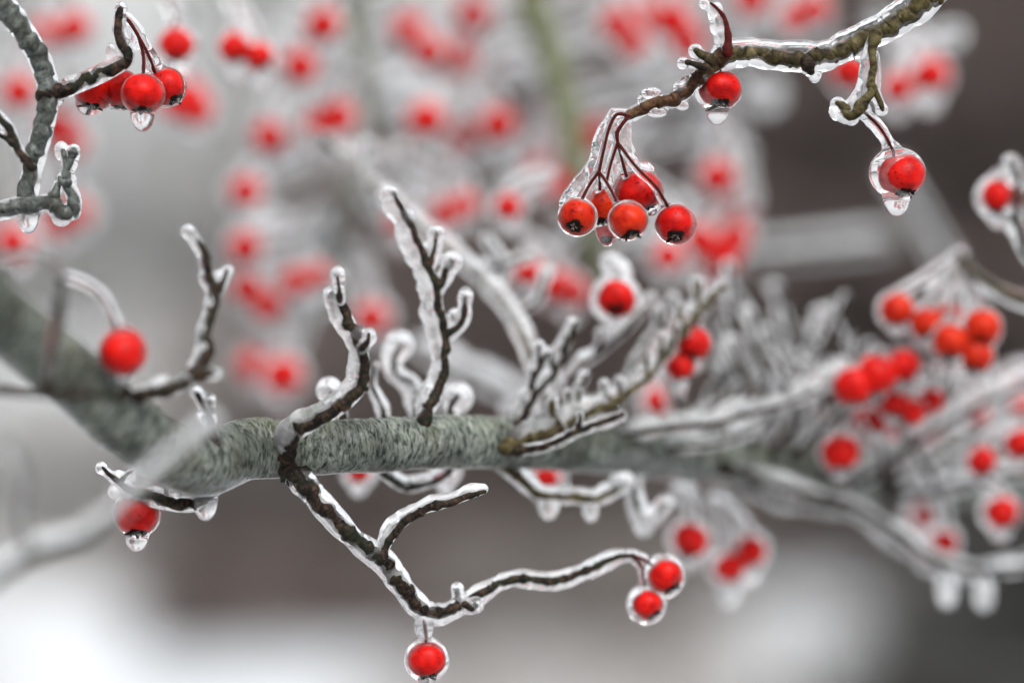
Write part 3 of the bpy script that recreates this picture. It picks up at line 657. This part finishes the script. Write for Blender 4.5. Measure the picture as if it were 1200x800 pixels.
# ------------------------------------------------------------------ D, E: near blurred twigs on the left
nb = thing('branch', 'pale ice covered twig blurred by nearness, crossing in front of the thick branch', 'branch', P(90, 630, -138))
twig(nb, [(-40, 705, 7, -138), (10, 668, 6), (50, 645, 6), (95, 632, 6, -138), (135, 603, 5.6), (175, 566, 5.4, -138), (215, 530, 5), (248, 500, 4, -138)], ice=8, ox=-3, oy=-5, back=1, icemat='rime', fine=False, lump=.2)
twig(nb, [(38, 650, 5, -138), (26, 600, 4), (30, 560, 3.6), (14, 520, 3, -138)], ice=4, ox=-3, back=1, icemat='rime', fine=False, lump=.3)
eb = thing('branch', 'thin dark twig with an ice glazed arm, blurred in front of the thick branch', 'branch', P(60, 460, -100))
twig(eb, [(-30, 452, 5.5, -86), (20, 461, 5.5), (60, 462, 5.5), (110, 463, 5, -78), (150, 466, 5, -70)], ice=0, fine=False)
twig(eb, [(56, 462, 6, -86), (60, 425, 5.6), (66, 385, 5.6, -84), (70, 345, 5.6), (70, 322, 4.6), (40, 307, 3, -138), (0, 312, 3), (-30, 322, 3)], ice=2.5, oy=-2, back=2, fine=False, icemat='ice')
single('plump scarlet berry on an arching icy stalk, hanging over the thick branch', [(70, 322, 2.5), (92, 328), (114, 341), (131, 367), (138, 388)], 144, 412, 27.5, -62, 2.5, 0, (0, .3, -.95), fine=False, ist=5, extra=[(146, 434, 14, -60, 4, 10)])
single('red berry with a rounded ice drop, half hidden by the near blurred twig', [(160, 576), (160, 582), (160, 588)], 160, 603, 23.5, -3, 5, 15, (.05, -.2, -.97), 22, extra=[(146, 590, 12, 0, 0, 14)])
single('red berry in a round ice shell below the elbow of the forked twig', [(497, 728), (499, 742), (499, 752)], 500, 773, 20.5, 9, 6.5, 8, (.15, -.1, -.98), fine=True, rs=2)
th = thing('berry_cluster', 'two red berries in ice shells at the drooping end of the long forked twig', 'berries', P(742, 650, 28)); gi = Geo()
for p in [[(740, 650, 2.6, 28), (755, 655, 2.3), (764, 662, 2.2)], [(740, 651, 2.4, 28), (752, 664, 2.1), (756, 686, 2.1)]]:
    stalk(th, p); ice_tube(gi, fill(p), 5, 0, 0, 2, tip=0, lump=.2)
for x, y, r in [(779, 674, 19.5), (759, 707, 17)]:
    berry(th, x, y, r, 28, cal=(.5, -.2, -.8)); blob(gi, x-1, y+1, r+7, 28, 0, r+7.5, 9)
build('ice_coat', gi, 'ice', th, remesh=.00045)

# ------------------------------------------------------------------ F: berries in the middle distance, told apart by what they hang by
soft_cluster('red berry with a black calyx facing out, above the fan of icy twigs', None, (716, 308, 66), [(722, 350, 19, 62)], t=15, cal=(0, -.8, -.6))
soft_cluster('two red berries touching, beside the longest twig of the fan', None, (822, 372, 66), [(813, 402, 17, 66), (797, 429, 14, 66)], t=4, icemat='ice', drop=14)
soft_cluster('bunch of six orange red berries spread in a row below a brown twig', None, (1126, 296, 92), [(1051, 363, 17, 88), (1086, 379, 16, 86), (1110, 374, 17, 90), (1114, 400, 18, 80), (1151, 384, 19, 82), (1144, 417, 17, 82)], t=8, mat='berry_orange', arch=8)
soft_cluster('three deep red berries in a slanting line behind the thicket of icy twiglets', None, (1070, 405, 92), [(1000, 451, 20, 84), (1027, 439, 21, 86), (1057, 428, 18, 90)], t=4)
soft_cluster('four red berries crowded under the orange red bunch', None, (1085, 425, 100), [(1046, 470, 16, 96), (1068, 482, 15, 98), (1030, 490, 14, 104), (1090, 470, 14, 104)], t=5)
soft_cluster('two red berries on long icy stalks, deep among the upper icy rods', None, (1180, 500, 120), [(1150, 540, 15, 116), (1196, 520, 16, 116)], t=7)
soft_cluster('red berry hanging against the receding green stem', None, (990, 488, 104), [(985, 530, 19, 100)], t=7)
soft_cluster('red berry beside a pale ice drop where the icy rods cross', None, (1150, 560, 118), [(1174, 600, 17, 116)], t=10, drop=14)
soft_cluster('red berry on a short icy stalk below the receding stem', None, (800, 575, 105), [(809, 632, 18, 104)], t=12, drop=12)
soft_cluster('two dark red berries sharing one heavy ice drop below the receding stem', None, (842, 588, 122), [(855, 664, 16, 124), (878, 645, 17, 128)], t=12, drop=18)
soft_cluster('red berry in ice against the dark wood, near a knobbly icy twig', None, (1190, 205, 80), [(1172, 230, 18, 78)], t=12)
soft_cluster('red berry half behind the olive branch', None, (990, 50, 190), [(996, 84, 20, 190)], t=6)
soft_cluster('two pale red berries beyond the hanging single berry', None, (1075, 40, 230), [(1052, 104, 16, 230), (1090, 88, 19, 230)], t=13, drop=16)
soft_cluster('small scarlet berry above the diagonal icy branch', None, (640, 205, 150), [(595, 243, 14, 150)], t=12)
soft_cluster('three berries bunched beyond the upright twig', None, (610, 270, 170), [(618, 317, 16, 160), (648, 335, 18, 190), (668, 342, 18, 200)], t=8)
soft_cluster('single berry with a dark calyx beside the four scarlet berries', None, (178, -20, 105), [(207, 53, 17.5, 100)], t=9, icemat='ice', cal=(0, -.3, -.95))
soft_cluster('two berries side by side in one ice shell, near the top of the tree', None, (262, -12, 125), [(275, 57, 16, 120), (303, 66, 15, 122)], t=9, drop=12)
# knobbly twig, brown twig at the right
kb = thing('branch', 'knobbly icy twig with round buds against the dark wood', 'branch', P(1200, 200, 75))
twig(kb, [(1250, 330, 6, 72), (1206, 300, 5), (1196, 275, 5), (1190, 250, 4.5), (1194, 215, 4), (1186, 190, 3.4)], ice=8, back=2, icemat='ice', fine=False, lump=.6)
bb = thing('branch', 'reddish brown twig with little ice, carrying the orange red bunch', 'branch', P(1200, 345, 88))
twig(bb, [(1290, 372, 8, 80), (1200, 350, 7.5, 86), (1165, 335, 6), (1140, 318, 5), (1126, 298, 4, 92)], 'bark_olive', ice=3.5, oy=2, back=2, icemat='ice', fine=False, blobs=[(1126, 294, 11, 92, 0, 12)])

# ------------------------------------------------------------------ G: soft branches behind, with twigs and bunches
def bg_branch(label, pts, mat, r_ice, twigs, seed, tw_ice=(7, 11)):
    pts = fill(pts); b = thing('branch', label, 'branch', P(pts[0][0], pts[0][1], pts[0][3]))
    g = Geo(); wood(g, pts, 12, 8); st = build('stem', g, mat, b)
    if r_ice:
        gi = Geo(); ice_tube(gi, pts, r_ice, 0, -r_ice*.4, 2, step=10, segs=10, tip=1, lump=.3); build('ice_coat', gi, 'rime', st, remesh=PXM(pts[0][3])*3.4)
    rr_ = random.Random(seed)
    for (x0, y0, x1, y1, dz) in twigs:
        bend = rr_.uniform(-.22, .22); mx, my = (x0+x1)/2 + (y1-y0)*bend, (y0+y1)/2 - (x1-x0)*bend
        twig(b, [(x0, y0, 4, dz), (mx, my, 3.2), (x1, y1, 2.6)], ice=rr_.uniform(*tw_ice), back=2, icemat='rime', fine=False, lump=.5)
    LIMBS.append((b, spline(pts, 12))); return b
LIMBS = []
def near(d): return d if d < 200 else 200 + (d-200)*.55
def carry(top):
    top = (top[0], top[1], near(top[2]))
    b, a = min(LIMBS, key=lambda q: np.min(np.hypot(q[1][:, 0]-top[0], q[1][:, 1]-top[1]) + .3*np.abs(q[1][:, 3]-top[2])))
    a = a[a[:, 1] <= max(top[1], a[:, 1].min()+1)]; q = a[np.argmin(np.hypot(a[:, 0]-top[0], a[:, 1]-top[1]))]
    dx, dy = top[0]-q[0], top[1]-q[1]; k = .18 if dx > 0 else -.18
    twig(b, [(q[0], q[1], 4, q[3]), (q[0]+dx*.5+dy*k, q[1]+dy*.5-abs(dx)*.22, 3.4, (q[3]+top[2])/2), (top[0], top[1], 2.8, top[2])], ice=7, back=2, icemat='rime', fine=False, lump=.5)
bg_branch('mossy green limb standing soft behind the five berry cluster', [(612, -60, 21, 250), (630, 20, 20), (648, 80, 19), (668, 150, 17), (686, 230, 14), (706, 330, 11, 260)], 'bark_limb', 0,
          [(640, 60, 720, 20, 380), (655, 110, 740, 95, 360), (668, 150, 760, 170, 380), (640, 50, 560, 120, 400), (676, 190, 600, 230, 330), (690, 250, 770, 240, 340), (650, 90, 590, 60, 380),
           (720, 20, 800, -10, 400), (740, 95, 830, 60, 380), (700, 290, 800, 270, 300), (760, 170, 840, 160, 360), (660, 130, 580, 200, 360), (690, 250, 640, 320, 300)], 3)
bg_branch('grey green upright limb blurred among the pale berries', [(398, -60, 8, 300), (414, 20, 8), (428, 90, 7.5), (430, 150, 7), (418, 210, 6.5), (400, 270, 6), (398, 330, 5)], 'bark_limb', 2,
          [(424, 70, 480, 30, 320), (430, 120, 490, 100, 330), (430, 150, 350, 100, 290), (424, 190, 330, 190, 280), (410, 240, 300, 250, 280), (405, 250, 320, 310, 280), (420, 200, 470, 280, 320),
           (400, 280, 330, 360, 280), (418, 40, 350, 0, 300), (428, 90, 540, 60, 340), (430, 150, 540, 120, 330), (400, 300, 440, 350, 290), (425, 180, 500, 220, 320), (350, 100, 330, 40, 290), (398, 330, 350, 400, 280)], 5)
bg_branch('diagonal icy branch running down behind the upright twig', [(380, 165, 4, 130), (405, 187, 4), (447, 226, 4, 100), (492, 266, 4, 96), (540, 306, 4.4, 90), (583, 348, 5, 80), (612, 392, 5, 72), (640, 470, 5, 66), (650, 520, 5, 64)], 'bark_olive', 8,
          [(540, 306, 620, 300, 100), (583, 348, 570, 280, 100), (600, 370, 640, 320, 90), (447, 226, 430, 170, 130)], 8, (6, 8))
bg_branch('broad pale icy rod lying level before the dark wood', [(800, 306, 7, 480), (870, 298, 7), (950, 292, 7), (1032, 284, 6.5, 480)], 'bark_twig', 8, [], 9); LIMBS.pop()
bg_branch('pale icy twig sloping behind the pear shaped ice drop', [(1050, 205, 3, 460), (1070, 240, 3), (1096, 285, 3), (1120, 330, 3)], 'bark_twig', 7, [], 10); LIMBS.pop()
bg_branch('pale icy rod seen low between the upright twig and the fan', [(500, 412, 5, 210), (545, 438, 5), (600, 462, 5), (680, 500, 5, 210)], 'bark_twig', 13, [(545, 438, 520, 470, 210)], 11); LIMBS.pop()
bg_branch('tangle of pale icy twigs at the top, beside the olive branch', [(980, -60, 6, 380), (940, -20, 6), (900, 20, 5), (850, 70, 5), (800, 110, 4, 380)], 'bark_twig', 9,
          [(940, -20, 870, 10, 380), (900, 20, 960, 30, 380), (900, 20, 830, 10, 390), (850, 70, 780, 60, 380), (830, 90, 820, 160, 370), (1010, 10, 1070, 60, 260), (1010, 5, 1120, 40, 270), (850, 70, 900, 110, 380)], 12)

bg_branch('pale limb passing high behind the forked grey branch', [(-90, 60, 8, 290), (0, -14, 8), (110, -36, 7), (200, -60, 7), (300, -80, 6, 290)], 'bark_smooth', 3, [(60, -30, 90, 60, 300)], 15)
WHERE1 = ['hanging highest in the soft column by the grey limb', 'second from the top in the soft column by the grey limb', 'third from the top in the soft column by the grey limb', 'outside the fork of the grey branch, beside its upper stem', 'beside the forked tip of the curved front twig', 'below the mossy crook of the grey branch', 'over the stubby ice leaf of the olive branch', 'just under the five sharp berries', 'under the longest twig of the fan', 'in thick ice above the lower icy rod', 'below the orange red bunch', 'beside the top of the green limb', 'resting on the lower icy rod', 'half hidden below the stem, behind the olive under twig', 'peeping from under the stem near its middle', 'caught in the looped twig under the stem']
WHERE2 = ['beyond the gap between forked branch and four scarlet berries', 'against the grey limb, below its first twigs', 'stacked just above the broad lowest bunch', 'one above the other, beside the top of the grey limb', 'by the lower end of the grey limb', 'right behind the mossy crook', 'behind the lower stem of the grey branch', 'tiny, among the roots of the fan', 'at the outer end of the upper icy rods', 'high up between the green limb and the ice leaf', 'beside the bend of the green limb', 'above the level part of the olive branch', 'under the slanting line of three deep red berries']
WHERE3 = ['lowest and broadest in the soft column by the grey limb', 'right behind the four scarlet berries', 'high up between the green limb and the grey limb', 'in a row below the highest bunch between the limbs', 'strung downward below the tucked in berry', 'above the bend of the olive branch', 'very faint, behind the stalks of the five sharp berries', 'behind the tip of the upright twig', 'between the five sharp berries and the level icy rod', 'in a knot above the berry on the receding stem']
BG1 = ('blurred red berry ', 'single soft berries behind the branches')
BG2 = ('pair of blurred red berries ', 'soft pairs of berries behind the branches')
BG3 = ('three blurred red berries ', 'soft bunches of three berries behind the branches')
for top, bs in [((330, 95, 270), [(316, 160, 17)]), ((345, 170, 270), [(288, 225, 17)]), ((350, 265, 260), [(287, 290, 17)]), ((40, 50, 260), [(22, 108, 18)]), ((420, 300, 270), [(435, 372, 18)]),
                ((40, 220, 300), [(15, 285, 19)]), ((900, -20, 330), [(880, 0, 18)]), ((800, 240, 230), [(783, 300, 16)]), ((760, 420, 160), [(772, 470, 16)]), ((1060, 560, 190), [(1088, 604, 16)]), ((1130, 440, 150), [(1142, 482, 15)]), ((560, -20, 360), [(555, 18, 18)]),
                ((1090, 560, 140), [(1106, 636, 14)]), ((640, 530, 110), [(640, 560, 14)]), ((430, 525, 90), [(420, 552, 12)]), ((530, 520, 60), [(522, 552, 10)])]:
    if top[2] >= 230: carry(top)
    soft_cluster(BG1[0] + WHERE1.pop(0), BG1[1], top, bs, t=14)
for top, bs in [((70, -15, 280), [(50, 42, 17), (86, 33, 17)]), ((410, 90, 280), [(372, 150, 17), (396, 138, 18)]), ((340, 300, 270), [(289, 338, 17), (315, 358, 16)]), ((400, -15, 250), [(378, 30, 18), (352, 78, 18)]),
                ((400, 340, 260), [(345, 330, 15), (372, 322, 13)]), ((90, 200, 340), [(86, 250, 18), (66, 262, 16)]), ((80, 110, 320), [(66, 150, 18), (84, 168, 15)]), ((600, 480, 140), [(0+668, 486, 9), (650, 492, 8)]),
                ((1210, 430, 160), [(1188, 455, 15), (1200, 480, 15)]), ((700, -20, 300), [(722, 28, 16), (742, 52, 15)]), ((650, 100, 290), [(634, 196, 16, 320), (652, 216, 15, 290)]), ((960, -30, 260), [(955, 12, 15), (930, 22, 14)]), ((1070, 455, 150), [(1050, 478, 14), (1078, 488, 14)])]:
    if top[2] >= 230: carry(top)
    soft_cluster(BG2[0] + WHERE2.pop(0), BG2[1], top, bs, t=13)
for top, bs in [((330, 385, 250), [(299, 428, 18, 275), (331, 440, 20, 245), (322, 418, 17, 300)]), ((210, 75, 290), [(206, 122, 17), (230, 128, 18), (222, 112, 16)]), ((500, 5, 330), [(479, 38, 19, 330), (503, 60, 17, 300), (534, 68, 20, 360)]), ((560, 95, 300), [(499, 140, 19, 270), (545, 160, 17, 340), (583, 146, 19, 310)]),
                ((850, 150, 280), [(840, 208, 18), (862, 250, 18), (836, 318, 17)]), ((770, -25, 340), [(750, 20, 18), (788, 24, 20), (806, 50, 18)]), ((760, 130, 380), [(700, 160, 17), (674, 178, 17), (720, 200, 16)]), ((530, 200, 260), [(470, 262, 14), (520, 250, 15), (545, 240, 14)]),
                ((880, 230, 260), [(820, 282, 18), (846, 300, 18), (862, 278, 16)]), ((1000, 480, 150), [(1030, 505, 13), (1012, 490, 12), (1056, 512, 13)])]:
    if top[2] >= 230: carry(top)
    soft_cluster(BG3[0] + WHERE3.pop(0), BG3[1], top, bs, t=12)

# ------------------------------------------------------------------ bake the ice
bpy.context.view_layer.update()
dg = bpy.context.evaluated_depsgraph_get(); baked = []
for o in BAKE: baked.append((o, bpy.data.meshes.new_from_object(o.evaluated_get(dg))))
for o, me in baked:
    o.modifiers.clear(); mt = o.data.materials[0]; o.data = me
    me.materials.clear(); me.materials.append(mt)
    me.polygons.foreach_set('use_smooth', [True]*len(me.polygons)); me.update()
